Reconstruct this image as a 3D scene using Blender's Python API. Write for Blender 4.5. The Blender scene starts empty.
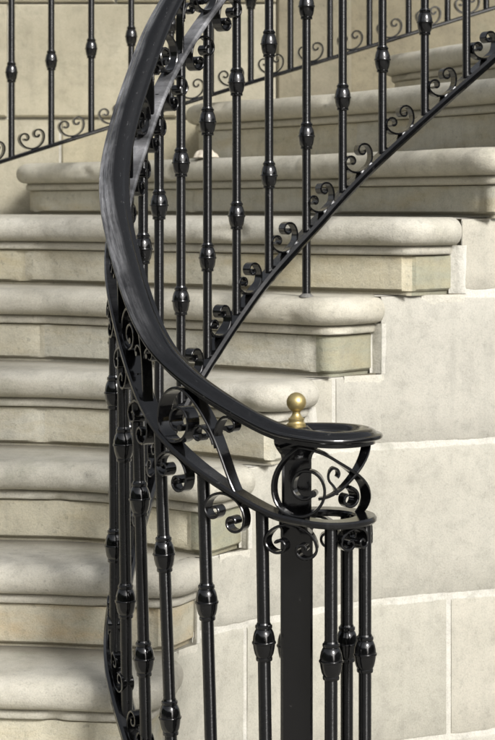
import bpy, bmesh, math, random
from mathutils import Vector, noise
random.seed(7)
S = bpy.context.scene
COL = S.collection
EYE = 1.342                       # camera height above the pavement; heights below are given from eye level

# ------------------------------------------------------------------ helpers
def tag(o, label=None, cat=None, group=None, kind=None):
    if label: o['label'] = label
    if cat: o['category'] = cat
    if group: o['group'] = group
    if kind: o['kind'] = kind
    return o
def empty(name, loc=(0, 0, 0)):
    o = bpy.data.objects.new(name, None); COL.objects.link(o); o.location = loc
    o.empty_display_size = .05
    return o
class MB:
    def __init__(s): s.v = []; s.f = []; s.t = []
    def add(s, vs, fs, tone=.5):
        b = len(s.v); s.v += [tuple(p) for p in vs]
        for f in fs: s.f.append([b + i for i in f]); s.t.append(tone)
    def build(s, name, mat, parent=None, smooth=False, angle=40, tones=False):
        me = bpy.data.meshes.new(name)
        me.from_pydata(s.v, [], s.f)
        if tones:
            at = me.attributes.new('tone', 'FLOAT', 'FACE')
            for i, t in enumerate(s.t): at.data[i].value = t
        bm = bmesh.new(); bm.from_mesh(me)
        bmesh.ops.recalc_face_normals(bm, faces=bm.faces)
        if smooth:
            for f in bm.faces: f.smooth = True
            for e in bm.edges:
                if len(e.link_faces) == 2 and e.calc_face_angle(0) > math.radians(angle): e.smooth = False
        bm.to_mesh(me); bm.free()
        me.materials.append(mat)
        o = bpy.data.objects.new(name, me); COL.objects.link(o)
        if parent is not None:
            o.parent = parent
            if parent.location.length > 0 and parent.type == 'EMPTY':
                off = parent.location
                for v in me.vertices: v.co -= off
        return o
def sweep(mb, pts, ns, us, prof, cap=True, tone=.5):
    n = len(prof); vs = []; fs = []
    for p, a, b in zip(pts, ns, us):
        for (x, y) in prof: vs.append(p + a * x + b * y)
    for i in range(len(pts) - 1):
        for j in range(n):
            k = (j + 1) % n
            fs.append([i * n + j, i * n + k, (i + 1) * n + k, (i + 1) * n + j])
    if cap:
        fs.append(list(range(n))[::-1]); fs.append([(len(pts) - 1) * n + j for j in range(n)])
    mb.add(vs, fs, tone)
def lathe(mb, base, axis, prof, seg=16, cap=True):
    """prof: list of (distance along the axis, radius)"""
    axis = axis.normalized()
    a = axis.cross(Vector((0, 1, 0)) if abs(axis.y) < .9 else Vector((1, 0, 0))).normalized(); b = axis.cross(a)
    vs = []; fs = []
    for (h, r) in prof:
        for i in range(seg):
            w = 2 * math.pi * i / seg
            vs.append(base + axis * h + (a * math.cos(w) + b * math.sin(w)) * r)
    for i in range(len(prof) - 1):
        for j in range(seg):
            k = (j + 1) % seg
            fs.append([i * seg + j, i * seg + k, (i + 1) * seg + k, (i + 1) * seg + j])
    if cap:
        fs.append(list(range(seg))[::-1]); fs.append([(len(prof) - 1) * seg + j for j in range(seg)])
    mb.add(vs, fs)
def cat(p, t):
    """uniform Catmull-Rom through a list of tuples, t in index units"""
    n = len(p); t = max(0, min(n - 1 - 1e-6, t)); i = int(t); u = t - i
    def g(k):
        if k < 0: return [2 * a - b for a, b in zip(p[0], p[1])]
        if k >= n: return [2 * a - b for a, b in zip(p[-1], p[-2])]
        return p[k]
    a, b, c, d = g(i - 1), g(i), g(i + 1), g(i + 2)
    return [.5 * (2 * q + (r - o) * u + (2 * o - 5 * q + 4 * r - s) * u * u + (-o + 3 * q - 3 * r + s) * u ** 3) for o, q, r, s in zip(a, b, c, d)]

# ------------------------------------------------------------------ materials
def newmat(name):
    m = bpy.data.materials.new(name); m.use_nodes = True
    nt = m.node_tree; N = nt.nodes; L = nt.links
    return m, nt, N, L, N['Principled BSDF']
def nz(N, L, vec, scale, detail=6, rough=.6):
    t = N.new('ShaderNodeTexNoise'); t.inputs['Scale'].default_value = scale
    t.inputs['Detail'].default_value = detail; t.inputs['Roughness'].default_value = rough
    if vec: L.new(vec, t.inputs['Vector'])
    return t.outputs['Fac']
def ramp(N, L, fac, stops):
    r = N.new('ShaderNodeValToRGB'); e = r.color_ramp.elements
    e[0].position, e[0].color = stops[0][0], (*stops[0][1], 1)
    e[1].position, e[1].color = stops[-1][0], (*stops[-1][1], 1)
    for p, c in stops[1:-1]:
        k = e.new(p); k.color = (*c, 1)
    L.new(fac, r.inputs['Fac']); return r.outputs['Color']
def mix(N, L, fac, a, b, mode='MIX'):
    m = N.new('ShaderNodeMix'); m.data_type = 'RGBA'; m.blend_type = mode
    for i, x in ((0, fac), (6, a), (7, b)):
        if hasattr(x, 'links') or hasattr(x, 'is_linked'): L.new(x, m.inputs[i])
        elif i == 0: m.inputs[0].default_value = x
        else: m.inputs[i].default_value = (*x, 1)
    return m.outputs[2]
def bump(N, L, h, strength, dist, nrm=None):
    b = N.new('ShaderNodeBump'); b.inputs['Strength'].default_value = strength; b.inputs['Distance'].default_value = dist
    L.new(h, b.inputs['Height'])
    if nrm: L.new(nrm, b.inputs['Normal'])
    return b.outputs['Normal']
def geo(N, L, scale=None):
    g = N.new('ShaderNodeNewGeometry')
    if scale is None: return g.outputs['Position']
    m = N.new('ShaderNodeMapping'); m.inputs['Scale'].default_value = scale
    L.new(g.outputs['Position'], m.inputs['Vector']); return m.outputs['Vector']
V3 = lambda a: (a, a, a)

def stone(name, light, dark, stain, stain_amt=.35, streak=(3, 3, 22), pits=.35, bstr=.5, back=0, dirt=1.0, patch=.38):
    m, nt, N, L, B = newmat(name)
    pos = geo(N, L); st = geo(N, L, streak)
    big = nz(N, L, pos, 5.5, 5); mid = nz(N, L, pos, 26, 6, .65); fine = nz(N, L, pos, 330, 4, .7); bed = nz(N, L, st, 2.2, 5, .6)
    at = N.new('ShaderNodeAttribute'); at.attribute_name = 'tone'
    c = mix(N, L, ramp(N, L, big, [(.3, V3(0)), (.7, V3(1))]), dark, light)
    # a cut block's own tint
    tint = ramp(N, L, at.outputs['Fac'], [(0, (.55, .575, .48)), (.25, (.92, .92, .88)), (.5, (1, 1, 1)), (1, (1.06, 1.0, .82))])
    c = mix(N, L, .8, c, tint, 'MULTIPLY')
    sm = ramp(N, L, bed, [(.45, V3(0)), (.72, V3(stain_amt))])
    c = mix(N, L, sm, c, stain)
    md = ramp(N, L, mid, [(.28, V3(.82)), (.5, V3(1)), (.75, V3(1.06))])
    c = mix(N, L, 1, c, md, 'MULTIPLY')
    fn = ramp(N, L, fine, [(.3, V3(.76)), (.5, V3(1)), (.7, V3(1.10))])
    c = mix(N, L, .8, c, fn, 'MULTIPLY')
    dr = nz(N, L, geo(N, L, (34, 34, 2.5)), 1, 4, .6); c = mix(N, L, ramp(N, L, dr, [(.55, V3(0)), (.75, V3(.28))]), c, tuple(x * .72 for x in dark))
    ms = nz(N, L, geo(N, L, (4, 4, 7)), 1.3, 7, .7); c = mix(N, L, ramp(N, L, ms, [(.56, V3(0)), (.70, V3(patch))]), c, (.27, .27, .19))
    # pits and lichen specks
    v = nz(N, L, pos, 75, 3, .5); pm = ramp(N, L, v, [(.64, V3(0)), (.71, V3(pits * 1.3))])
    c = mix(N, L, pm, c, tuple(x * .45 for x in dark))
    # soot that settles in the joints and hollows
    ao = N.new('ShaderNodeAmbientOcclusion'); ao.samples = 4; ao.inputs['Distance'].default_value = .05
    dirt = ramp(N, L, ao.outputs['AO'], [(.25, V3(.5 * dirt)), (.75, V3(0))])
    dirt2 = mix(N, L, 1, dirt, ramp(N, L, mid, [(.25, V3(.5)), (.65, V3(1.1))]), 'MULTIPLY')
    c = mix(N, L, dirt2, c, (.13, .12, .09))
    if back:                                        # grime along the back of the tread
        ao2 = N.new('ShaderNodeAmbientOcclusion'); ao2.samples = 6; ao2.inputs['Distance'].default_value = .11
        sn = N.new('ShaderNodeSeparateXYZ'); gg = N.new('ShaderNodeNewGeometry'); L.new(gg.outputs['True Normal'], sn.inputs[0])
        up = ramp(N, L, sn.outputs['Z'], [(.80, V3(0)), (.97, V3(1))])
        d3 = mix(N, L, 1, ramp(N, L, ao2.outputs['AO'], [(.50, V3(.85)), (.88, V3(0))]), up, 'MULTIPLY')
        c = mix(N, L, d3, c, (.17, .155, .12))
    L.new(c, B.inputs['Base Color']); B.inputs['Roughness'].default_value = .88
    B.inputs['Specular IOR Level'].default_value = .25
    n1 = bump(N, L, mid, bstr, .006); n2 = bump(N, L, fine, .6, .0016, n1); n3 = bump(N, L, v, .25, .003, n2)
    L.new(n3, B.inputs['Normal'])
    return m
M_NOSE = stone('worn_sandstone', (.585, .56, .488), (.515, .49, .418), (.42, .385, .30), .42, (3, 3, 16), .25, .5, 1)
M_RISE = stone('buff_sandstone', (.575, .553, .475), (.495, .475, .40), (.44, .37, .225), .62, (3, 3, 14), .3)
M_RUST = stone('rust_stained_sandstone', (.57, .535, .435), (.49, .46, .365), (.50, .33, .13), .5, (3, 3, 9), .3)
M_WALL = stone('ashlar_sandstone', (.485, .465, .408), (.45, .432, .375), (.42, .395, .325), .22, (5, 5, 5), .16, .3, 0, 1.0, .08)
M_BACK = stone('house_sandstone', (.49, .455, .355), (.445, .41, .31), (.39, .35, .25), .3, (4, 4, 5), .12, .25)
M_MORT = stone('lime_mortar', (.66, .64, .575), (.57, .55, .485), (.46, .43, .35), .3, (6, 6, 6), .15, .8, 0, .25)
M_SHADE = stone('shaded_sandstone', (.31, .28, .205), (.25, .225, .165), (.20, .175, .125), .4, (4, 4, 6), .2, .4)  # shade of the recess put into the stone colour

def iron(name, worn_sheen=0.0, ripple=0.0):
    m, nt, N, L, B = newmat(name)
    pos = geo(N, L)
    a = nz(N, L, pos, 130, 5, .6); w = nz(N, L, pos, 18, 5, .55)
    c = ramp(N, L, a, [(.3, (.0020, .0020, .0022)), (.7, (.0045, .0045, .005))])
    sp = nz(N, L, pos, 62, 7, .75); spm = ramp(N, L, sp, [(.63, V3(0)), (.70, V3(.7))]); c = mix(N, L, spm, c, (.045, .043, .04))
    r = mix(N, L, spm, ramp(N, L, w, [(.3, V3(.06)), (.75, V3(.17))]), V3(.45))
    if worn_sheen:
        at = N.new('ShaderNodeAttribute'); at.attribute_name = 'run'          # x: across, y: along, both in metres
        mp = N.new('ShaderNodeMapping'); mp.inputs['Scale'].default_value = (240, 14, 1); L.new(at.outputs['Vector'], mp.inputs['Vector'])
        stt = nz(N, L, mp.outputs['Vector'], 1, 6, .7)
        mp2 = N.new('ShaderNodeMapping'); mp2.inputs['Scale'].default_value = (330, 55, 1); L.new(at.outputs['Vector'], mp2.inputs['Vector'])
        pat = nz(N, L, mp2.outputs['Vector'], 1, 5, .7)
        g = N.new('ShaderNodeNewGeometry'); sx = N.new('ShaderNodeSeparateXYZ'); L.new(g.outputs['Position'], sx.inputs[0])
        mr = N.new('ShaderNodeMapRange'); L.new(sx.outputs['Z'], mr.inputs['Value'])      # upper run: wear plus sky sheen put into the colour
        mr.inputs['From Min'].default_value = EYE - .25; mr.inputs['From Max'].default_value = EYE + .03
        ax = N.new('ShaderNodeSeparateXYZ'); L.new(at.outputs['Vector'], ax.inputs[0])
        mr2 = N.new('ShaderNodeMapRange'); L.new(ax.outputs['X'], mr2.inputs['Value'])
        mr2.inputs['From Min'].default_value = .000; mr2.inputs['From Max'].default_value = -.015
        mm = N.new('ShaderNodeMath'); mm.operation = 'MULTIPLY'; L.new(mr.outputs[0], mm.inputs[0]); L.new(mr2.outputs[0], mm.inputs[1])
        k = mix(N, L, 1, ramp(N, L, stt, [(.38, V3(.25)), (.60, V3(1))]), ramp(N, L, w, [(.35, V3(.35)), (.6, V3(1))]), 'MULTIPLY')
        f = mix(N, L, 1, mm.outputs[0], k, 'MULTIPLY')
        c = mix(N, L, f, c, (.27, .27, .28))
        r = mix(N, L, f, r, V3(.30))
        # broken highlight streaks painted along the two quirks of the moulding
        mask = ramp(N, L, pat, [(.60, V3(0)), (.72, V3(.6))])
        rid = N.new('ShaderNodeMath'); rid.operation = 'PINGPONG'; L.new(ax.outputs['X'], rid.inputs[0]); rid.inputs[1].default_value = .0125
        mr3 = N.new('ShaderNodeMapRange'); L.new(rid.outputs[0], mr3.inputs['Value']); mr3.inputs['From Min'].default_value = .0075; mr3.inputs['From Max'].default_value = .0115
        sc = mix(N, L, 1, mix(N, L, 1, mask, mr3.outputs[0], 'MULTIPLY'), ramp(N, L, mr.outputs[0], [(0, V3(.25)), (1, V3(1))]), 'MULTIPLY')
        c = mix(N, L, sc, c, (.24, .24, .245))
    L.new(c, B.inputs['Base Color']); L.new(r, B.inputs['Roughness'])
    B.inputs['Specular IOR Level'].default_value = .8
    n1 = bump(N, L, w, .16, .003)
    if ripple:                                   # brush marks ring the bar
        rp = nz(N, L, geo(N, L, (40, 40, 200)), 1, 3, .6); n1 = bump(N, L, rp, ripple, .0008, n1)
        B.inputs['Anisotropic'].default_value = 1.0
        gg = N.new('ShaderNodeNewGeometry'); cr = N.new('ShaderNodeVectorMath'); cr.operation = 'CROSS_PRODUCT'
        L.new(gg.outputs['True Normal'], cr.inputs[0]); cr.inputs[1].default_value = (0, 0, 1)
        c2 = N.new('ShaderNodeVectorMath'); c2.operation = 'CROSS_PRODUCT'; L.new(cr.outputs[0], c2.inputs[0]); L.new(gg.outputs['True Normal'], c2.inputs[1])
        nm = N.new('ShaderNodeVectorMath'); nm.operation = 'NORMALIZE'; L.new(c2.outputs[0], nm.inputs[0]); L.new(nm.outputs[0], B.inputs['Tangent'])
        B.inputs['Specular IOR Level'].default_value = .7
        r = ramp(N, L, w, [(.3, V3(.24)), (.75, V3(.31))]); L.new(r, B.inputs['Roughness'])
    else: n1 = bump(N, L, a, .10, .0015, n1)
    L.new(n1, B.inputs['Normal'])
    return m
M_IRON = iron('black_gloss_paint'); M_BAR = iron('black_bar_paint', 0, .7); M_HAND = iron('black_worn_sheen_paint', 1)
m, nt, N, L, B = newmat('aged_brass')
p_ = nz(N, L, geo(N, L), 60, 6)
L.new(ramp(N, L, p_, [(.3, (.44, .34, .14)), (.7, (.62, .50, .24))]), B.inputs['Base Color'])
B.inputs['Metallic'].default_value = .85; L.new(ramp(N, L, p_, [(.3, V3(.52)), (.7, V3(.40))]), B.inputs['Roughness'])
L.new(bump(N, L, nz(N, L, geo(N, L), 300), .2, .001), B.inputs['Normal'])
M_BRASS = m
m, nt, N, L, B = newmat('pavement'); p_ = geo(N, L)
L.new(mix(N, L, nz(N, L, p_, 3), (.19, .185, .17), (.25, .24, .215)), B.inputs['Base Color']); B.inputs['Roughness'].default_value = .9
L.new(bump(N, L, nz(N, L, p_, 60), .5, .004), B.inputs['Normal']); M_PAVE = m
m, nt, N, L, B = newmat('weathered_lead')
L.new(ramp(N, L, nz(N, L, geo(N, L), 150), [(.3, (.10, .10, .095)), (.7, (.22, .21, .19))]), B.inputs['Base Color']); B.inputs['Roughness'].default_value = .7
M_LEAD = m
m, nt, N, L, B = newmat('dry_leaf')
L.new(ramp(N, L, nz(N, L, geo(N, L), 120), [(.35, (.60, .52, .40)), (.65, (.78, .72, .61))]), B.inputs['Base Color']); B.inputs['Roughness'].default_value = .7
M_LEAF = m

# ------------------------------------------------------------------ the curved steps
# name: riser corner on the inner side (x, y), tread height, riser point further out (x, y), direction there
LV = ['T4', 'T3', 'T2', 'T1', 'A', 'B', 'C', 'D', 'E', 'F', 'G', 'H']
PX = {'T5': (1.25, 4.57), 'T4': (1.08, 4.44), 'T3': (.90, 4.31), 'T2': (.71, 4.17), 'T1': (.53, 4.06), 'A': (.345, 3.985), 'B': (.175, 3.905), 'C': (.05, 3.785),
      'D': (-.075, 3.68), 'E': (-.145, 3.60), 'F': (-.178, 3.41), 'G': (-.13, 3.24), 'H': (-.07, 3.12)}
QX = {'T4': (1.17, 4.54), 'T3': (.98, 4.40), 'T2': (.80, 4.28), 'T1': (.635, 4.165), 'A': (.44, 4.075), 'B': (.267, 4.015), 'C': (.12, 3.90),
      'D': (-.01, 3.80), 'E': (-.102, 3.69), 'F': (-.155, 3.575), 'G': (-.165, 3.36), 'H': (-.115, 3.21)}
ZT = {'T4': .61, 'T3': .45, 'T2': .30, 'T1': .128, 'A': -.022, 'B': -.185, 'C': -.350, 'D': -.515, 'E': -.680, 'F': -.845, 'G': -1.010, 'H': -1.175, 'I': -EYE}
MD = {'A': (4.535, 36), 'B': (4.31, 28), 'C': (4.09, 17), 'D': (3.865, 11), 'E': (3.64, 13), 'F': (3.43, 12), 'G': (3.20, 8), 'H': (2.98, 3)}
OUT = {'T4': (.98, 5.62), 'T3': (.43, 5.62), 'T2': (-.15, 5.52), 'T1': (-.655, 5.60)}
ORDER = ('H', 'G', 'F', 'E', 'D', 'C', 'B', 'A', 'T1', 'T2', 'T3', 'T4', 'T5')
WI = {k: i + 1 for i, k in enumerate(ORDER)}
QF = .72
def W(t):
    """plan of the wall face: through each step's corner (whole t) and the far end of its side (t + QF)"""
    lerp = lambda a, b, u: (a[0] + (b[0] - a[0]) * u, a[1] + (b[1] - a[1]) * u)
    t = max(0, min(12.999, t)); i = int(t); u = t - i
    if i == 0: return lerp((.10, 3.08), PX['H'], u)
    k = ORDER[i - 1]
    return lerp(PX[k], QX[k], u / QF) if u < QF else lerp(QX[k], PX[ORDER[i]], (u - QF) / (1 - QF))
BACKY = 5.95
def quad(p, mpt, slope, n=14):
    """riser line from the inner corner p to mpt, arriving there with the given slope dy/dx (leftwards)"""
    dx = p[0] - mpt[0]; dy = mpt[1] - p[1]
    out = []
    for i in range(n + 1):
        u = i / n                                   # 0 at mpt, 1 at p
        b = slope * dx; y = b * u + (dy - b) * u * u
        out.append((mpt[0] + dx * u, mpt[1] - y))
    return out                                      # from mpt to p
def front(k):
    if k in MD:
        D, a = MD[k]; X = (50 - 247.5) / 1900 * D; s = math.tan(math.radians(a))
        o = (-1.9, D + (X + 1.9) * s * .5)
        pts = [(o[0] + (X - o[0]) * i / 16, o[1] + (D - o[1]) * i / 16) for i in range(16)]
        return pts + quad(PX[k], (X, D), s)
    o = OUT[k]; p = PX[k]; ch = (o[1] - p[1]) / (p[0] - o[0])
    return quad(p, o, ch * .72, 24)
FR = {k: front(k) for k in LV}
def resample(pts, d):
    out = [pts[0]]; acc = 0
    for a, b in zip(pts, pts[1:]):
        l = math.dist(a, b); n = max(1, round(l / d))
        for i in range(1, n + 1): out.append((a[0] + (b[0] - a[0]) * i / n, a[1] + (b[1] - a[1]) * i / n))
    return out
def chaikin(pts, lo, hi, times=2):
    """round the polyline between index lo and hi"""
    for _ in range(times):
        q = list(pts[:lo + 1])
        for i in range(lo, hi):
            a, b = pts[i], pts[i + 1]
            q += [(a[0] * .75 + b[0] * .25, a[1] * .75 + b[1] * .25), (a[0] * .25 + b[0] * .75, a[1] * .25 + b[1] * .75)]
        n = len(q); q += pts[hi:]; hi = n - 0; pts = q
    return pts
def trimmed(pts, d):
    """drop the last d metres of a polyline"""
    pts = list(pts)
    while len(pts) > 2:
        l = math.dist(pts[-1], pts[-2])
        if l > d:
            u = 1 - d / l; a, b = pts[-2], pts[-1]
            pts[-1] = (a[0] + (b[0] - a[0]) * u, a[1] + (b[1] - a[1]) * u); return pts
        d -= l; pts.pop()
    return pts
def bez(a, c, b, n=7):
    return [((1 - u) ** 2 * a[0] + 2 * u * (1 - u) * c[0] + u * u * b[0], (1 - u) ** 2 * a[1] + 2 * u * (1 - u) * c[1] + u * u * b[1]) for u in [i / n for i in range(n + 1)]]
def outline(k):
    r = .034
    f = trimmed(FR[k], r); i = WI[k]
    side = [tuple(W(i + QF * u / 12)) for u in range(13)]
    l0 = math.dist(side[0], side[-1])
    j = max(1, next((n for n in range(13) if math.dist(side[n], side[0]) > r * .9), 2))
    corner = bez(f[-1], PX[k], side[j])
    pts = f[:-1] + corner + side[j + 1:]
    if k in OUT:                                    # the outer end returns to the house wall
        o = OUT[k]; back = (o[0] + .07, BACKY)
        g = pts
        while math.dist(g[0], o) < .06: g = g[1:]
        d = math.dist(o, back); st = (o[0] + (back[0] - o[0]) * .06 / d, o[1] + (back[1] - o[1]) * .06 / d)
        pts = [back] + bez(st, o, g[0]) + g[1:]
    return resample(pts, .014)
def normals(pts):
    ns = []
    for i in range(len(pts)):
        a = pts[max(0, i - 1)]; b = pts[min(len(pts) - 1, i + 1)]
        d = Vector((b[0] - a[0], b[1] - a[1])).normalized(); ns.append(Vector((d.y, -d.x)))   # towards the viewer's side
    return ns
def wob(x, y, z, f, a): return a * noise.noise(Vector((x * f, y * f, z * f)))
STEP_LABEL = {
 'T4': 'highest pale stone step, above the one whose outer end shows at top right',
 'T3': 'stone step whose rounded outer end shows at top right under the back railing',
 'T2': 'stone step with rounded outer end just under the middle of the back railing',
 'T1': 'stone step with a pale dry leaf on it and rounded outer end at far left',
 'A': 'buff stone step with greenish grey end block, next above the one with the iron foot',
 'B': 'stone step carrying the lone iron foot, with green stained rounded end',
 'C': 'stone step whose inner end lies behind the brass ball',
 'D': 'stone step whose mossy end shows under the curved lower rail',
 'E': 'pale stone step with orange rust stain along the foot of its riser',
 'F': 'lowest stone step in view, at the bottom left of the photo',
 'G': 'second stone step above the pavement at the foot of the flight',
 'H': 'lowest curtail stone step resting on the pavement'}
for n, k in enumerate(LV):
    zt = ZT[k]; below = LV[n + 1] if n + 1 < len(LV) else 'I'; zb = ZT[below]
    pts = outline(k); ns = normals(pts); H = zt - zb
    L_ = [0]
    for a, b in zip(pts, pts[1:]): L_.append(L_[-1] + math.dist(a, b))
    tot = L_[-1]
    root = empty('stone_step', (PX[k][0], PX[k][1], EYE + zb))
    tag(root, STEP_LABEL[k], 'step', 'curved stone steps')
    fz = H - .080                                   # top of the riser stone
    # riser, cut in blocks
    prof = [(-.010, -.002), (-.009, .005), (-.003, .008), (0, .012)] + [(0, .012 + (fz - .014) * i / 4) for i in range(1, 5)] + [(-.006, fz)]
    mb = MB()
    rnd = random.Random(n * 13 + 5)
    cuts = [tot - .13 - .05 * (n % 2)]
    while cuts[-1] > .3: cuts.append(cuts[-1] - rnd.uniform(.42, .75))
    tones = [rnd.uniform(.25, .95) for _ in cuts] + [.6]; tones[0] = 0 if k in ('A', 'B', 'D') else .3
    def blk(l): return sum(1 for c in cuts if l < c)
    rows = []
    for i, (p, nn) in enumerate(zip(pts, ns)):
        row = []
        near = min(abs(L_[i] - c) for c in cuts)
        fall = max(0, 1 - (tot - L_[i]) / .012)
        for (o, h) in prof:
            oo = o + wob(p[0], p[1], h + zt, 9, .003) - (.0045 if near < .012 and o == 0 else 0)
            row.append((p[0] + nn.x * oo, p[1] + nn.y * oo, EYE + zb + h))
        rows.append(row)
    m_ = len(prof); vs = [v for r in rows for v in r]
    mb.v = vs
    for i in range(len(rows) - 1):
        for j in range(m_ - 1):
            mb.f.append([i * m_ + j, (i + 1) * m_ + j, (i + 1) * m_ + j + 1, i * m_ + j + 1]); mb.t.append(tones[blk(L_[i])])
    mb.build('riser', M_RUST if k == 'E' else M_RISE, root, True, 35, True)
    # tread with fillet and rounded nosing
    r = .0290; c = H - r - .001
    prof = [(-.02, fz - .001), (.008, fz + .001), (.011, fz + .004), (.011, fz + .015), (.009, fz + .018), (.007, fz + .020)]
    for i in range(6):
        a = -math.pi / 2 + math.pi / 2 * i / 6
        prof.append((.010 + .030 * max(0, math.cos(a)) ** .8, c + r * math.sin(a)))
    for i in range(9):
        a = math.pi / 2 * i / 8; prof.append((-.002 + .042 * math.cos(a) ** .85, c + (r + .001) * math.sin(a)))
    prof += [(-.012, H)]
    mb = MB(); rows = []
    rnd = random.Random(n * 7 + 1); tcuts = [tot - .45 - rnd.random() * .4]
    while tcuts[-1] > .3: tcuts.append(tcuts[-1] - rnd.uniform(.8, 1.2))
    tt = [rnd.uniform(.3, .65) for _ in tcuts] + [.5]
    for i, (p, nn) in enumerate(zip(pts, ns)):
        fall = max(0, 1 - (tot - L_[i]) / .02); near = min(abs(L_[i] - q) for q in tcuts)
        row = []
        for (o, h) in prof:
            oo = o * math.sqrt(max(0, 1 - fall ** 2)) if o > .0 else o
            oo += wob(p[0], p[1], h * 2 + zt, 5, .0028) + wob(p[0], p[1], h + zt, 30, .0013) - max(0, noise.noise(Vector((p[0] * 17, p[1] * 17, (h + zt) * 23))) - .38) * .030 - (.003 if near < .012 and o > 0 else 0)
            hh = h + (wob(p[0] + 3, p[1], zt, 5, .0025) if h > fz + .03 else 0)
            row.append((p[0] + nn.x * oo, p[1] + nn.y * oo, EYE + zb + hh))
        rows.append(row)
    m_ = len(prof); mb.v = [v for q in rows for v in q]
    for i in range(len(rows) - 1):
        tn = tt[sum(1 for q in tcuts if L_[i] < q)]
        for j in range(m_ - 1):
            mb.f.append([i * m_ + j, (i + 1) * m_ + j, (i + 1) * m_ + j + 1, i * m_ + j + 1]); mb.t.append(tn)
    # the flat of the tread, running in under the next riser
    poly = [i * m_ + m_ - 1 for i in range(len(rows))]
    def addv(x, y):
        mb.v.append((x, y, EYE + zt)); return len(mb.v) - 1
    wi = WI[k]
    poly += [addv(*W(wi + QF + (1 - QF) * u)) for u in (.5, 1)]
    if n > 0:
        up = FR[LV[n - 1]]
        upn = normals(up)
        for p, nn in list(zip(up, upn))[::-1][1:]: poly.append(addv(p[0] - nn.x * .04, p[1] - nn.y * .04))
        if k == 'A': poly += [addv(-.6, BACKY + .02), addv(-1.9, BACKY + .02)]
        elif LV[n - 1] in OUT: poly += [addv(OUT[LV[n - 1]][0] + .1, BACKY + .02)]
    else: poly += [addv(1.25, 4.6), addv(1.25, BACKY)]
    mb.f.append(poly); mb.t.append(tt[0])
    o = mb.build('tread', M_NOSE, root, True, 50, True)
    bm = bmesh.new(); bm.from_mesh(o.data)
    bmesh.ops.triangulate(bm, faces=[f for f in bm.faces if len(f.verts) > 4], ngon_method='EAR_CLIP')
    bm.to_mesh(o.data); bm.free()

# ------------------------------------------------------------------ the ashlar wall below the step ends
wallroot = tag(empty('ashlar_wall', (.3, 3.9, 0)), 'pale ashlar stone wall under the step ends, right of the newel post', 'wall')
TS = [i * .04 for i in range(int((14 - 1) / .04) + 1)]
def wtop(t):
    order = ['H', 'G', 'F', 'E', 'D', 'C', 'B', 'A', 'T1', 'T2', 'T3', 'T4']
    if t < 1: return -EYE + .01
    i = min(int(t) - 1, len(order) - 1); k = order[i]
    if t - int(t) < QF:
        j = LV.index(k); return ZT[LV[j + 1]] if j + 1 < len(LV) else -EYE + .01
    return ZT[k]
def Ws(t):
    """the wall face itself: the same line with its corners eased"""
    n = 15; x = y = q = 0
    for i in range(n):
        d = -1 + 2 * i / (n - 1); g = 1 - abs(d) * .8; p = W(max(.4, t) + d * .75); x += p[0] * g; y += p[1] * g; q += g
    return x / q, y / q
WC = [Ws(i * .02) for i in range(int(14 / .02) + 2)]
def Wf(t):
    t = max(0, min(13.9, t)) / .02; i = int(t); u = t - i
    return WC[i][0] * (1 - u) + WC[i + 1][0] * u, WC[i][1] * (1 - u) + WC[i + 1][1] * u
def wpt(t, off, z, f=None):
    f = f or Wf
    a = f(t - .06); b = f(t + .06); d = Vector((b[0] - a[0], b[1] - a[1])).normalized(); p = f(t); off -= .006 if f is Wf else 0
    return (p[0] + d.y * off, p[1] - d.x * off, EYE + z)
def t_of_px(px):
    best = min(TS[60:], key=lambda t: abs(247.5 + 1900 * Wf(t)[0] / Wf(t)[1] - px)); return best
COURSES = [(-EYE, -1.13), (-1.13, -.83), (-.83, -.503), (-.503, -.188), (-.183, -.024), (-.024, .126), (.126, .298), (.298, .448)]
JOINTS = {0: [3.2, t_of_px(400), 10.2, 11.8], 1: [t_of_px(246), t_of_px(448), 11.0], 2: [10.1, 12], 3: [7.08, 9.9, 11.5], 4: [8.06, 10.7], 5: [9.1, 11.6], 6: [10.1], 7: [11.1]}
TMAX = 14 - 1.001
blocks = MB(); rnd = random.Random(3)
G = .006
for ci, (z0, z1) in enumerate(COURSES):
    js = [0] + sorted(JOINTS[ci]) + [TMAX]
    for a, b in zip(js, js[1:]):
        scale = .1 if True else 1
        # joint half width in t units
        l = math.dist(W(a), W(min(a + .2, TMAX))) / .2 or .15
        ga = G / max(l, .05)
        n = max(2, int((b - a) / .05)); ts = [a + ga + (b - a - 2 * ga) * i / n for i in range(n + 1)]
        ts = sorted(ts + [x for q in range(1, 13) for x in (q + QF - .004, q + QF + .004, q - .004, q + .004) if a + ga < x < b - ga])
        tone = rnd.uniform(.25, .7)
        run = []
        def flush(run):
            if len(run) < 2: return
            vs = []; fs = []
            for (t, top) in run:
                for (o, z) in ((-.02, z0 + G), (.0005, z0 + G), (.003, z0 + G + .004)):
                    vs.append(wpt(t, o + wob(t, z, 0, 2, .002), z + wob(t * 3, ci, 0, 2.3, .0025)))
                zz0 = z0 + G + .004
                for q in range(1, 4):
                    z = zz0 + (top - G - .004 - zz0) * q / 4; vs.append(wpt(t, .003 + wob(t * 2, z * 9, ci, 1, .0018), z))
                for (o, z) in ((.003, top - G - .004), (.0005, top - G), (-.02, top - G)):
                    vs.append(wpt(t, o + wob(t, z, 0, 2, .002), z + wob(t * 3, ci + 1, 0, 2.3, .0025)))
            for i in range(len(run) - 1):
                for j in range(8): fs.append([i * 9 + j, (i + 1) * 9 + j, (i + 1) * 9 + j + 1, i * 9 + j + 1])
            fs.append(list(range(9))); fs.append([(len(run) - 1) * 9 + j for j in range(9)][::-1])
            blocks.add(vs, fs, tone)
        for t in ts:
            wt = wtop(t) + .001; top = wt if wt - z1 < .07 else z1
            if wt - z0 > .07: run.append((t, top))
            else:
                flush(run); run = []
        flush(run)
blocks.build('stone_block', M_WALL, wallroot, True, 40, True)
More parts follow.
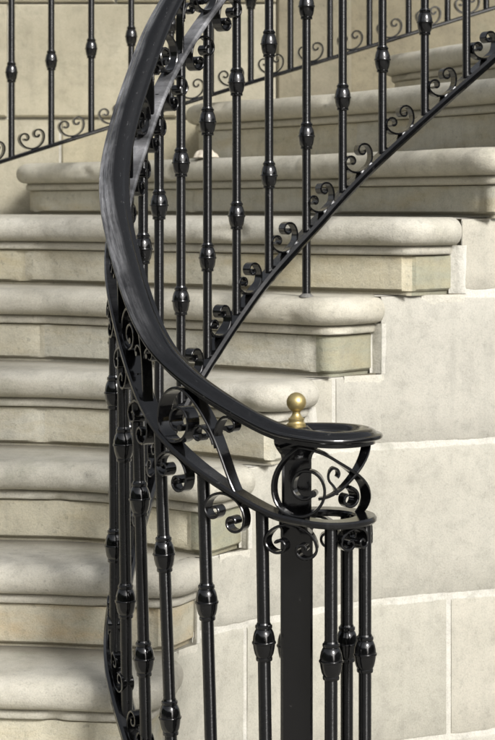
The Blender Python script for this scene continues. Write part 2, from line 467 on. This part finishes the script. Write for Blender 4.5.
mort = MB()
for ta, tb in zip(TS, TS[1:]):
    if tb > TMAX: break
    e = 1e-4; z = min(wtop(ta + e), wtop(tb - e))
    mort.add([wpt(ta, .0010, -EYE), wpt(tb, .0010, -EYE), wpt(tb, .0010, z - .003), wpt(ta, .0010, z - .003)], [[0, 1, 2, 3]])
for k in ORDER[1:11]:                           # bedding on top of the wall beside each tread
    i = WI[k]; n = 14; vs = []
    for q in range(n + 1):
        t = i + QF - .10 + (1.04 - QF + .10) * q / n; z = ZT[k] - .0012
        vs += [wpt(t, -.07, z + .0006, W), wpt(t, -.015, z), wpt(t, .0035, z - .0015)]
    mort.add(vs, [[a * 3 + b, a * 3 + b + 1, a * 3 + b + 4, a * 3 + b + 3] for a in range(n) for b in range(2)])
for k in ORDER[2:11]:                           # lime pointed round the foot and the far side of each step end
    i = WI[k]; z1 = ZT[k]; z0 = ZT[ORDER[i - 2]]; tw = .013 / max(.05, math.dist(QX[k], PX[ORDER[i]])) * (1 - QF)
    n = 12
    L0 = []
    for q in range(n + 1):
        z = z0 + (z1 - .060 - z0) * q / n; e = .5 + noise.noise(Vector((z * 22, i, .3))) * .5
        A = Vector(wpt(i + .685, .0015, z, W)); Bp = Vector(wpt(i + QF + tw * .1, .0042, z))
        L0.append([wpt(i + .66, -.002, z, W), A, A.lerp(Bp, .5) + Vector((0, -.001, 0)), Bp, wpt(i + QF + tw * (.6 + .5 * e), .0040, z), wpt(i + QF + tw * (.9 + .9 * e), .0024, z)])
    f0 = []; n2 = 36
    for q in range(n2 + 1):
        t = i + .22 + (QF - .19) * q / n2; e = noise.noise(Vector((t * 7, 3, i))) * .007 + noise.noise(Vector((t * 31, 5, i))) * .003
        f0 += [wpt(t, .0038, z0 - .0015), wpt(t, .0040, z0 - .009 + e * .4), wpt(t, .0026, z0 - .019 + e)]
    if k in 'ABDE': mort.add(f0, [[a * 3 + b, a * 3 + b + 1, a * 3 + b + 4, a * 3 + b + 3] for a in range(n2) for b in range(2)], .62)
    vs = [v for r in L0 for v in r]; mort.add(vs, [[a * 6 + b, a * 6 + b + 1, a * 6 + b + 7, a * 6 + b + 6] for a in range(n) for b in range(5)])
mort.build('mortar', M_MORT, wallroot, True, 60, True)

# ------------------------------------------------------------------ the house wall behind
def box(mb, x0, x1, y0, y1, z0, z1, tone=.5, bev=.004):
    vs = []
    for (y, d) in ((y1, 0), (y0 + bev, 0), (y0, bev)):
        vs += [(x0 + d, y, EYE + z0 + d), (x1 - d, y, EYE + z0 + d), (x1 - d, y, EYE + z1 - d), (x0 + d, y, EYE + z1 - d)]
    fs = []
    for r in range(2):
        for j in range(4): fs.append([r * 4 + j, r * 4 + (j + 1) % 4, r * 4 + 4 + (j + 1) % 4, r * 4 + 4 + j])
    fs.append([8, 9, 10, 11]); mb.add(vs, fs, tone)
house = tag(empty('house_wall', (0, BACKY, 0)), 'tan stone house wall of large blocks behind the back railing', 'wall')
fy = BACKY - .03; mp = fy / 1900
px = lambda x: (x - 247.5) * mp
pz = lambda y: (207 - y) * mp
mb = MB(); rnd = random.Random(21)
xs = {0: [-2.6, -1.5, px(60), px(277)], 1: [-2.6, -1.75, px(10.5), px(178), px(277)], 2: [-2.6, -1.2, px(116), px(277)], 3: [-2.6, -1.9, -.8, px(277)]}
zs = [-EYE, pz(221), pz(118), pz(3.5), pz(3.5) + .36, pz(3.5) + .72]
for r_ in range(5):
    cut = xs[[3, 0, 1, 2, 3][r_]]
    for a, b in zip(cut, cut[1:]):
        d = .014 if r_ >= 2 else 0
        ja = .010 if r_ == 2 and abs(a - px(10.5)) < .01 else .004
        box(mb, a + ja, b - .004 - (0.006 if ja == .004 and r_ == 2 and abs(b - px(10.5)) < .01 else 0), fy - d, BACKY + .3, zs[r_] + .003, zs[r_ + 1] - .003, rnd.uniform(.4, .8), .006)
mb.build('stone_block', M_BACK, house, False, 40, True)
mb = MB(); box(mb, -2.6, px(277) - .006, fy + .008, BACKY + .29, -EYE, zs[-1] - .01, .5, .001); mb.build('mortar', M_MORT, house, False, 40, True)
# recessed darker wall on the right
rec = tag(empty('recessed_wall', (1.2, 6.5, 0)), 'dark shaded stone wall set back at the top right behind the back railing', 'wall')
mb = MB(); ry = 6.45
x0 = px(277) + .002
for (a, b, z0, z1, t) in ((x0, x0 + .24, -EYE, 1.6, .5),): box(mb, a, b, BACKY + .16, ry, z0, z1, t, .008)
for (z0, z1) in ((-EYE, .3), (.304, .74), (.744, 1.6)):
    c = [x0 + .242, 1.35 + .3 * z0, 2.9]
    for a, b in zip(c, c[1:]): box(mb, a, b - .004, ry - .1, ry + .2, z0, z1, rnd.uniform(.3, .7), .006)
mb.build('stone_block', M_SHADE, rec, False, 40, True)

# ------------------------------------------------------------------ ironwork
class Rail:
    """a plan curve with a height for every point; c runs in control-point units"""
    def __init__(s, ctrl, c0, c1, per=14):
        s.ctrl = ctrl; s.c0 = c0; n = int((c1 - c0) * per); s.cs = [c0 + (c1 - c0) * i / n for i in range(n + 1)]
        s.P = [Vector(smooth_at(ctrl, c)) for c in s.cs]
        s.L = [0]
        for a, b in zip(s.P, s.P[1:]): s.L.append(s.L[-1] + (b - a).length)
        s.T = []
        for i in range(n + 1): s.T.append((s.P[min(n, i + 1)] - s.P[max(0, i - 1)]).normalized())
        s.N = [Vector((t.y, -t.x, 0)).normalized() for t in s.T]
        s.U = [nn.cross(t).normalized() for nn, t in zip(s.N, s.T)]
        s.U = [u if u.z > 0 else -u for u in s.U]
    def l_of_c(s, c):
        x = (c - s.cs[0]) / (s.cs[-1] - s.cs[0]) * (len(s.cs) - 1); x = max(0, min(len(s.cs) - 1.001, x)); i = int(x)
        return s.L[i] + (s.L[i + 1] - s.L[i]) * (x - i)
    def at(s, l):
        l = max(0, min(s.L[-1] - 1e-6, l)); lo, hi = 0, len(s.L) - 1
        while hi - lo > 1:
            m = (lo + hi) // 2
            if s.L[m] <= l: lo = m
            else: hi = m
        u = (l - s.L[lo]) / max(1e-9, s.L[hi] - s.L[lo])
        f = lambda A: A[lo].lerp(A[hi], u)
        return f(s.P), f(s.T).normalized(), f(s.N).normalized(), f(s.U).normalized()
    def lift(s, dz, shift=None):
        pts = [tuple(p) for p in s.ctrl]
        pts = [(p[0] + (shift(i) if shift else 0), p[1], p[2] + dz) for i, p in enumerate(pts)]
        return Rail(pts, s.cs[0], s.cs[-1])
def bar(mb, rail, prof): sweep(mb, rail.P, rail.N, rail.U, prof)
def strap(mb, rail, l0, curve, w=.022, t=.0042, taper=False):
    """flat iron strap following curve (a, b) in the rail's own surface; a along the rail, b at right angles to it"""
    pts = []; nn = []
    for (a, b) in curve:
        p, T, N_, U = rail.at(l0 + a); pts.append(p + U * b); nn.append(N_)
    us = []
    for i in range(len(pts)):
        d = (pts[min(len(pts) - 1, i + 1)] - pts[max(0, i - 1)]).normalized()
        us.append(d.cross(nn[i]).normalized())
    h = w / 2; q = t / 2
    prof = [(-h, -q * .5), (-h + q * .5, -q), (h - q * .5, -q), (h, -q * .5), (h, q * .5), (h - q * .5, q), (-h + q * .5, q), (-h, q * .5)]
    sweep(mb, pts, nn, us, prof)
    return pts, nn
def turn(start, head, arcs, step=9):
    """polyline from start with heading (deg), made of arcs (radius, signed degrees)"""
    x, y = start; h = math.radians(head); out = [(x, y)]
    for ri, (r, ang) in enumerate(arcs):
        n = max(1, int(abs(ang) / step)); r2 = arcs[min(ri + 1, len(arcs) - 1)][0]
        for i in range(n):
            da = math.radians(ang / n); rr = r + (r2 - r) * .5 * (i / n)
            h += da / 2; ds = abs(da) * rr; x += ds * math.cos(h); y += ds * math.sin(h); h += da / 2
            out.append((x, y))
    return out
def c_scroll(k, flip=1):
    arcs = [(.046, 85), (.019, 95), (.0145, 90), (.010, 90), (.0065, 95)]
    half = [(a * k, b * k) for a, b in turn((0, 0), 0, arcs)]
    full = [(-a, b) for a, b in half[:0:-1]] + half
    return [(a, (b + .003) * flip) for a, b in full]
KN = [(-.0300, .0107), (-.0297, .0126), (-.0288, .0131), (-.0250, .0131), (-.0242, .0124), (-.0236, .0128), (-.0190, .0150), (-.0110, .0167), (-.0036, .0176), (-.0030, .0188), (-.0022, .0191), (-.0004, .0191), (.0004, .0188),
      (.0010, .0178), (.0070, .0172), (.0140, .0156), (.0192, .0134), (.0205, .0121), (.0212, .0132), (.0222, .0136), (.0256, .0136), (.0266, .0128), (.0272, .0116), (.0300, .0107)]
def baluster(root, p0, p1, knobs, r=.0102, foot=None):
    """p0 on the bottom rail, p1 under the upper rail; knobs: heights"""
    ax = p1 - p0
    mb = MB()
    q0 = p0 if foot is None else p0 + ax * ((foot - p0.z) / ax.z)
    d = (p1 - q0); n = 8
    lathe(mb, q0, d, [(d.length * i / n, r) for i in range(n + 1)], 14)
    o = mb.build('baluster', M_BAR, root, True, 50)
    if foot is not None:                            # leaded socket in the stone
        kb = MB(); lathe(kb, q0 + d.normalized() * .008, d, [(0, .0150), (.003, .0146), (.005, .0125), (.0065, .0100), (.008, .0092)], 18)
        x = kb.build('foot_collar', M_LEAD, None, True, 40); x.parent = o
        for v in x.data.vertices: v.co -= root.location
    for kz in knobs:
        kb = MB(); c = p0 + ax * ((kz - p0.z) / ax.z)
        kr = .55 + .45 * r / .0102; lathe(kb, c, ax, [(h * kr, q * kr) for h, q in KN], 18)
        x = kb.build('knob', M_IRON, None, True, 32); x.parent = o
        for v in x.data.vertices: v.co -= root.location
    return o

HPROF = [(-0.01568, -0.00688), (-0.01568, -0.00043), (-0.02375, 0.00043), (-0.0266, 0.00215), (-0.02736, 0.00473), (-0.02622, 0.00731), (-0.02328, 0.00843), (-0.01947, 0.00843), (-0.01805, 0.00963), (-0.01634, 0.01204), (-0.01235, 0.01479), (-0.00665, 0.01651), (0.0, 0.01703), (0.00665, 0.01651), (0.01235, 0.01479), (0.01634, 0.01204), (0.01805, 0.00963), (0.01947, 0.00843), (0.02328, 0.00843), (0.02622, 0.00731), (0.02736, 0.00473), (0.0266, 0.00215), (0.02375, 0.00043), (0.01568, -0.00043), (0.01568, -0.00688)]
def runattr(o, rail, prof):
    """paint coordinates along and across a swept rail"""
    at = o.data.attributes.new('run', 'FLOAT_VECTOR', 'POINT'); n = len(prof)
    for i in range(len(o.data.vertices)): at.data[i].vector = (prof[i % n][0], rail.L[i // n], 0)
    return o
# ---- the near railing: control points are one baluster apart after the volute
KP = {2: (-.141, 3.13), 3: (-.183, 3.20), 4: (-.214, 3.27), 5: (-.237, 3.34), 6: (-.235, 3.42), 7: (-.219, 3.49), 8: (-.196, 3.56), 9: (-.171, 3.63), 10: (-.131, 3.70), 11: (-.080, 3.76),
      12: (-.023, 3.83), 13: (.042, 3.89), 14: (.123, 3.94), 15: (.198, 3.985), 16: (.285, 4.025), 17: (.379, 4.06), 18: (.472, 4.095), 19: (.566, 4.15), 20: (.66, 4.21), 21: (.755, 4.28), 22: (.85, 4.35)}
RZ = -.705
ctrl = [(.060, 3.045, RZ), (.078, 3.074, RZ), (.125, 3.085, RZ), (.170, 3.065, RZ), (.188, 3.02, RZ), (.170, 2.975, RZ), (.125, 2.955, RZ), (.075, 2.965, RZ + .006), (.026, 2.990, -.684), (-.068, 3.045, -.634)]
ctrl += [(KP[k][0], KP[k][1], .0046 + .0825 * (k - 9)) for k in range(2, 23)]
ctrl = [(a, b, z + EYE) for a, b, z in ctrl]                     # height of the upper knobs
LEAN = {8: .010, 9: .020, 10: .028, 11: .018, 12: .008}
def bsp(p, i):
    g = lambda k: p[max(0, min(len(p) - 1, k))]
    return [(a + 4 * b + c) / 6 for a, b, c in zip(g(i - 1), g(i), g(i + 1))]
tgt = [(p[0] - .30 * LEAN.get(i, 0), p[1], p[2]) for i, p in enumerate(ctrl)]
for _ in range(1):
    tgt = [p if i < 9 or i == len(tgt) - 1 else tuple((a + 6 * b + c) / 8 for a, b, c in zip(tgt[i - 1], p, tgt[i + 1])) for i, p in enumerate(tgt)]
fit = [tuple(p) for p in tgt]
for _ in range(6): fit = [tuple(f + .9 * (t - q) for f, t, q in zip(fit[i], tgt[i], bsp(fit, i))) if 0 < i < len(fit) - 1 else tgt[i] for i in range(len(fit))]
def smooth_at(p, t):
    """uniform cubic B-spline"""
    n = len(p); t = max(0, min(n - 1 - 1e-6, t)); i = int(t); u = t - i
    g = lambda k: p[max(0, min(n - 1, k))]
    w = ((1 - u) ** 3 / 6, (3 * u ** 3 - 6 * u * u + 4) / 6, (-3 * u ** 3 + 3 * u * u + 3 * u + 1) / 6, u ** 3 / 6)
    return [sum(w[q] * g(i - 1 + q)[d] for q in range(4)) for d in range(3)]
ctrl = fit
UZ, HZ, LZ, BZ = .211, .338, -.269, -.474
base = Rail(ctrl, 0, len(ctrl) - 1)
comp = base.lift(UZ); hand = base.lift(HZ); low = base.lift(BZ, lambda i: LEAN.get(i, 0))
near = tag(empty('iron_railing', (.08, 3.03, 0)), 'black wrought iron stair railing in front, curling into a volute round the newel post', 'railing')
mb = MB()
bar(mb, hand, HPROF)
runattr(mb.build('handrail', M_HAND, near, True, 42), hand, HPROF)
def flat(w, t): return [(-w, -t * .4), (-w + t * .5, -t), (w - t * .5, -t), (w, -t * .4), (w, t * .4), (w - t * .5, t), (-w + t * .5, t), (-w, t * .4)]
mb = MB(); bar(mb, comp, flat(.0175, .0055)); runattr(mb.build('upper_rail', M_HAND, near, True, 33), comp, [(-.016, 0)] * 8)  # upper rail shares the handrail's wear and painted sky sheen
mb = MB(); bar(mb, low, flat(.0195, .0088)); mb.build('bottom_rail', M_IRON, near, True, 33)
bal = [0.45, 2.75, 4.35, 5.9] + list(range(8, 31))
for c in bal:
    top = Vector(smooth_at(comp.ctrl, c)); bot = Vector(smooth_at(low.ctrl, c)); z = smooth_at(ctrl, c)[2]
    foot = None
    if c == 22: foot = EYE + ZT['B'] - .01
    if c == 28: foot = EYE + ZT['T3'] - .3
    baluster(near, bot, top, (z, z + LZ), .0102 - .0013 * max(0, min(1, (c - 12) / 7)), foot)
gaps = [(0.45, 2.75), (2.75, 4.35), (4.35, 5.9), (5.9, 8)] + [(c, c + 1) for c in range(8, 30)]
for a, b in gaps:
    for rail, fl in ((comp, -1), (low, 1)):
        la, lb = rail.l_of_c(a), rail.l_of_c(b); sp = lb - la
        k = min(.84 if fl > 0 else .90, (sp - .022) / .094); k = max(.55, k)
        mb = MB(); strap(mb, rail, (la + lb) / 2 + fl * .021 * rail.at((la + lb) / 2)[1].z, [(x, y + fl * .004) for x, y in c_scroll(k, fl)])
        mb.build('scroll', M_IRON, near, True, 40)
# frieze of running spirals between upper rail and handrail
def frieze(l0, full=True):
    steep = abs(comp.at(l0)[1].z); sw = .017 if not full else (.027 if steep < .55 else .019)
    p, T, N_, U = comp.at(l0); g = (HZ - UZ - .009) * math.hypot(T.x, T.y)
    mb = MB()
    # stem comes up from the right, over the top of the spiral and round into it
    P0, P1, P2, P3 = (1.62 * g, .03 * g), (1.22 * g, .30 * g), (.72 * g, .985 * g), (.02 * g, .975 * g)
    stem = []
    for i in range(22):
        u = i / 21; w = (1 - u)
        stem.append(tuple(w ** 3 * P0[j] + 3 * w * w * u * P1[j] + 3 * w * u * u * P2[j] + u ** 3 * P3[j] for j in (0, 1)))
    sp = turn(stem[-1], 180, [(.475 * g, 150), (.44 * g, 40), (.40 * g, 60), (.32 * g, 60), (.25 * g, 70), (.205 * g, 90), (.18 * g, 90), (.14 * g, 50)], 7)
    flip = lambda cv: [(-q, r) for q, r in cv]
    strap(mb, comp, l0, flip(stem + sp[1:]), sw, .0046)
    # end bulb
    a, b = sp[-1]; p, T, N_, U = comp.at(l0 - a); lathe(mb, p + U * b - N_ * sw * .5, N_, [(0, .0055), (sw, .0055)], 10)
    if full:
        for s, (x, y), hd in ((1, (.99 * g, .47 * g), 128), (-1, (.93 * g, .50 * g), 128)):
            if s == 1: arcs = [(.62 * g, -52), (.17 * g, -95), (.12 * g, -100), (.08 * g, -100)]
            else: arcs = [(.42 * g, 58), (.14 * g, 95), (.11 * g, 100), (.07 * g, 90)]
            br = turn((x, y), hd, arcs, 9)
            strap(mb, comp, l0, flip(br), .020 if steep < .55 else .014, .0042)
            a, b = br[-1]; p, T, N_, U = comp.at(l0 - a); lathe(mb, p + U * b - N_ * .010, N_, [(0, .0042), (.020, .0042)], 8)
    mb.build('frieze_spiral', M_IRON, near, True, 40)
    return g
# spirals run up the rail: tails point back down towards the volute
l = comp.l_of_c(7.05)
first = True
while l < comp.L[-1] - .12:
    g = frieze(l, not first); l += (2.30 if first else 2.14) * g; first = False
# back of the volute: one S scroll
mb = MB()
g = HZ - UZ - .009
def bezier(P, n=18): return [tuple((1 - u) ** 3 * P[0][d] + 3 * (1 - u) ** 2 * u * P[1][d] + 3 * (1 - u) * u * u * P[2][d] + u ** 3 * P[3][d] for d in (0, 1)) for u in [i / n for i in range(n + 1)]]
lc = comp.l_of_c
la, lb = lc(4.1), lc(6.35)
strap(mb, comp, la, bezier([(0, .97 * g), (.30 * (lb - la), .86 * g), (.55 * (lb - la), .42 * g), (lb - la, .33 * g)]), .016, .0042)
strap(mb, comp, lc(5.75), turn((0, .40 * g), 75, [(.30 * g, -40), (.12 * g, 110), (.085 * g, 120), (.06 * g, 60)], 10), .016, .0040)
strap(mb, comp, lc(5.35), turn((0, .50 * g), 205, [(.30 * g, 20), (.13 * g, 120), (.095 * g, 120), (.07 * g, 60)], 10), .022, .0042)
mb.build('scroll', M_IRON, near, True, 40)

# ---- newel post with moulded cap and brass ball
nx, ny = .078, 3.034
mb = MB()
def sq(mb, prof, ch=.004, cap=True):
    vs = []; fs = []
    for (z, h) in prof:
        c = min(ch, h * .3)
        for (x, y) in ((-h + c, -h), (h - c, -h), (h, -h + c), (h, h - c), (h - c, h), (-h + c, h), (-h, h - c), (-h, -h + c)): vs.append((nx + x, ny + y, z))
    n = len(prof)
    for i in range(n - 1):
        for j in range(8): fs.append([i * 8 + j, i * 8 + (j + 1) % 8, i * 8 + 8 + (j + 1) % 8, i * 8 + 8 + j])
    if cap: fs += [list(range(8))[::-1], [(n - 1) * 8 + j for j in range(8)]]
    mb.add(vs, fs)
ht = EYE + RZ + HZ
sq(mb, [(.0, .045), (.05, .045), (.06, .036), (.07, .0255), (ht - .145, .0255), (ht - .14, .028), (ht - .132, .028), (ht - .126, .0235), (ht - .03, .0235)])
post = mb.build('newel_post', M_IRON, near, True, 30)
mb = MB(); sq(mb, [(ht - .034, .0235), (ht - .026, .0255), (ht - .016, .032), (ht - .009, .0355), (ht - .004, .0362), (ht + .002, .0362), (ht + .008, .031), (ht + .014, .022), (ht + .017, .0185)], .006)
x = mb.build('cap', M_IRON, None, True, 30); x.parent = post
for v in x.data.vertices: v.co -= near.location
mb = MB(); R = .0158; bz = ht + .017
prof = [(0, .0150), (.004, .0150), (.0055, .0128), (.009, .0118), (.0105, .0128), (.0125, .0128), (.014, .0100), (.018, .0074), (.0215, .0062), (.0240, .0070)]
cz = .024 + R * .90
for i in range(13):
    a = -1.15 + (math.pi / 2 + 1.15) * i / 12; prof.append((cz + R * math.sin(a), max(.0004, R * math.cos(a))))
lathe(mb, Vector((nx, ny, bz)), Vector((0, 0, 1)), prof, 24)
x = mb.build('ball_finial', M_BRASS, None, True, 50); x.parent = post
for v in x.data.vertices: v.co -= near.location

# ---- the far railing along the outer ends of the steps
far = tag(empty('iron_railing', (-.65, 5.25, 0)), 'black wrought iron stair railing at the back, rising along the outer step ends', 'railing')
fc = [(-1.27, 4.78, -.10), (-.98, 5.04, .015), (-.65, 5.25, .137), (-.32, 5.35, .245), (0, 5.40, .352), (.34, 5.44, .455), (.68, 5.48, .565), (1.02, 5.52, .67), (1.3, 5.55, .75)]
fr = Rail([(a, b, z + EYE) for a, b, z in fc], 0, 8)
mb = MB(); bar(mb, fr, flat(.0165, .0055)); mb.build('bottom_rail', M_IRON, far, True, 33)
f2 = fr.lift(.685); mb = MB(); bar(mb, f2, flat(.0165, .0055)); mb.build('upper_rail', M_IRON, far, True, 33)
f3 = fr.lift(.685 + HZ - UZ)
mb = MB(); bar(mb, f3, HPROF)
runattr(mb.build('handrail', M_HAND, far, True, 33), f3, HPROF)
# bars every 114 mm on plan, one of them at the far left of the picture
l0 = fr.l_of_c(2.0); sp = .1195
ls = [l0 + sp * i for i in range(-7, 18) if .02 < l0 + sp * i < fr.L[-1] - .02]
for i, l in enumerate(ls):
    p = fr.at(l)[0]; z = p.z + .237
    foot = p.z - .11 if i % 6 == 3 else None
    baluster(far, p, p + Vector((0, 0, .685)), (z, z + .268), .0089)
    if i:
        lm = (l + ls[i - 1]) / 2
        for rail, fl in ((fr, 1), (f2, -1)):
            mb = MB(); strap(mb, rail, lm + fl * .012, [(x, y + fl * .004) for x, y in c_scroll(.86, fl)])
            mb.build('scroll', M_IRON, far, True, 40)

# ------------------------------------------------------------------ dry leaves lying on a step
def leaf(x, y, z, size, rz, label):
    """a dry leaf folded along its midrib and crumpled, standing on its edges"""
    mb = MB(); n = 16; m_ = 8; rows = []
    for i in range(n + 1):
        u = i / n; w = size * (.40 + .07 * math.sin(u * 23)) * math.sin(math.pi * min(1, .03 + .94 * u)) ** .8
        ridge = .027 * math.sin(math.pi * u) ** .7 * (1 + .22 * math.sin(u * 11 + 1))
        for j in range(m_ + 1):
            v = -1 + 2 * j / m_; q = noise.noise(Vector((u * 5, v * 3, 4))) * .005
            rows.append(((u - .5) * size, w * v * .8 + q, max(.0005, ridge * (1 - abs(v) ** 1.3) + q * (1 - abs(v)) + .0015 * math.sin(v * 9 + u * 14))))
    fs = [[i * (m_ + 1) + j, (i + 1) * (m_ + 1) + j, (i + 1) * (m_ + 1) + j + 1, i * (m_ + 1) + j + 1] for i in range(n) for j in range(m_)]
    c, s = math.cos(rz), math.sin(rz)
    mb.add([(a * c - b * s, a * s + b * c, q) for a, b, q in rows], fs)
    o = mb.build('fallen_leaf', M_LEAF, None, True, 60); o.location = (x, y, EYE + z)
    return tag(o, label, 'leaf')
leaf((206 - 247.5) / 1900 * 4.98, 4.98, ZT['T1'] + .001, .070, -.25, 'crumpled pale dry leaf lying on a stone step behind the upright bars')

# ------------------------------------------------------------------ ground
mb = MB(); mb.add([(-60, -60, 0), (60, -60, 0), (60, 60, 0), (-60, 60, 0)], [[0, 1, 2, 3]])
tag(mb.build('pavement', M_PAVE), kind='structure')

# added unseen dark slopes block low sky; their gap puts a streak on bars
m, nt, N, L, B = newmat('added_slope'); p_ = geo(N, L)
L.new(ramp(N, L, nz(N, L, p_, .9, 8, .7), [(.35, (.018, .026, .012)), (.65, (.05, .065, .03))]), B.inputs['Base Color']); B.inputs['Roughness'].default_value = .95
L.new(bump(N, L, nz(N, L, p_, 2.5, 8, .7), 1, .5), B.inputs['Normal']); M_ADDED_HILL = m
for a0, a1 in ((62, 141), (157, 292)):
    mb = MB(); na = int((a1 - a0) / 1.5); nr = 12
    for i in range(na + 1):
        az = math.radians(a0 + (a1 - a0) * i / na); edge = min(1, min(i, na - i) / 3.0)
        for j in range(nr + 1):
            u = j / nr; d = 11 + 22 * u
            h = (7.2 * math.sin(min(1, u * 2.2) * math.pi / 2) + .9 * noise.noise(Vector((az * 5, u * 4, 0))) + .5 * noise.noise(Vector((az * 19, u * 13, 2)))) * (edge ** .5) if u > 0 else -.05
            mb.v.append((math.sin(az) * d, math.cos(az) * d, max(-.05, h)))
    for i in range(na):
        for j in range(nr): mb.f.append([i * (nr + 1) + j, (i + 1) * (nr + 1) + j, (i + 1) * (nr + 1) + j + 1, i * (nr + 1) + j + 1]); mb.t.append(.5)
    tag(mb.build('added_hill', M_ADDED_HILL, None, True, 70), kind='structure')

# ------------------------------------------------------------------ light, sky, camera
w = bpy.data.worlds.new('World'); S.world = w; w.use_nodes = True
nt = w.node_tree; bg = nt.nodes['Background']
sky = nt.nodes.new('ShaderNodeTexSky'); sky.sky_type = 'NISHITA'; sky.sun_disc = False
SUN_EL, SUN_AZ = math.radians(31), math.radians(151)         # azimuth from +Y towards +X: ahead-right of the wall, behind the viewer
sky.sun_elevation = SUN_EL; sky.sun_rotation = SUN_AZ; sky.dust_density = 4; sky.air_density = 1.0; sky.ozone_density = .6
hs = nt.nodes.new('ShaderNodeHueSaturation'); hs.inputs['Saturation'].default_value = .22
nt.links.new(sky.outputs[0], hs.inputs['Color']); nt.links.new(hs.outputs[0], bg.inputs['Color']); bg.inputs['Strength'].default_value = .15
ld = bpy.data.lights.new('sun', 'SUN'); ld.energy = 3.1; ld.angle = math.radians(14); ld.color = (1, .985, .965)
lo = bpy.data.objects.new('sun', ld); COL.objects.link(lo)
dirv = Vector((math.sin(SUN_AZ) * math.cos(SUN_EL), math.cos(SUN_AZ) * math.cos(SUN_EL), math.sin(SUN_EL)))
lo.rotation_euler = dirv.to_track_quat('Z', 'Y').to_euler(); lo.location = dirv * 20
cd = bpy.data.cameras.new('camera'); co = bpy.data.objects.new('camera', cd); COL.objects.link(co); S.camera = co
co.location = (0, 0, EYE); co.rotation_euler = (math.pi / 2, 0, 0)
cd.sensor_fit = 'VERTICAL'; cd.sensor_height = 24; cd.lens = 24 * 1900 / 740; cd.shift_y = -(370 - 207) / 740; cd.clip_end = 500; cd.clip_start = .05
cd.dof.use_dof = True; cd.dof.focus_distance = 3.25; cd.dof.aperture_fstop = 9
S.view_settings.view_transform = 'Standard'; S.view_settings.look = 'None'; S.view_settings.exposure = 0
S.cycles.use_denoising = True
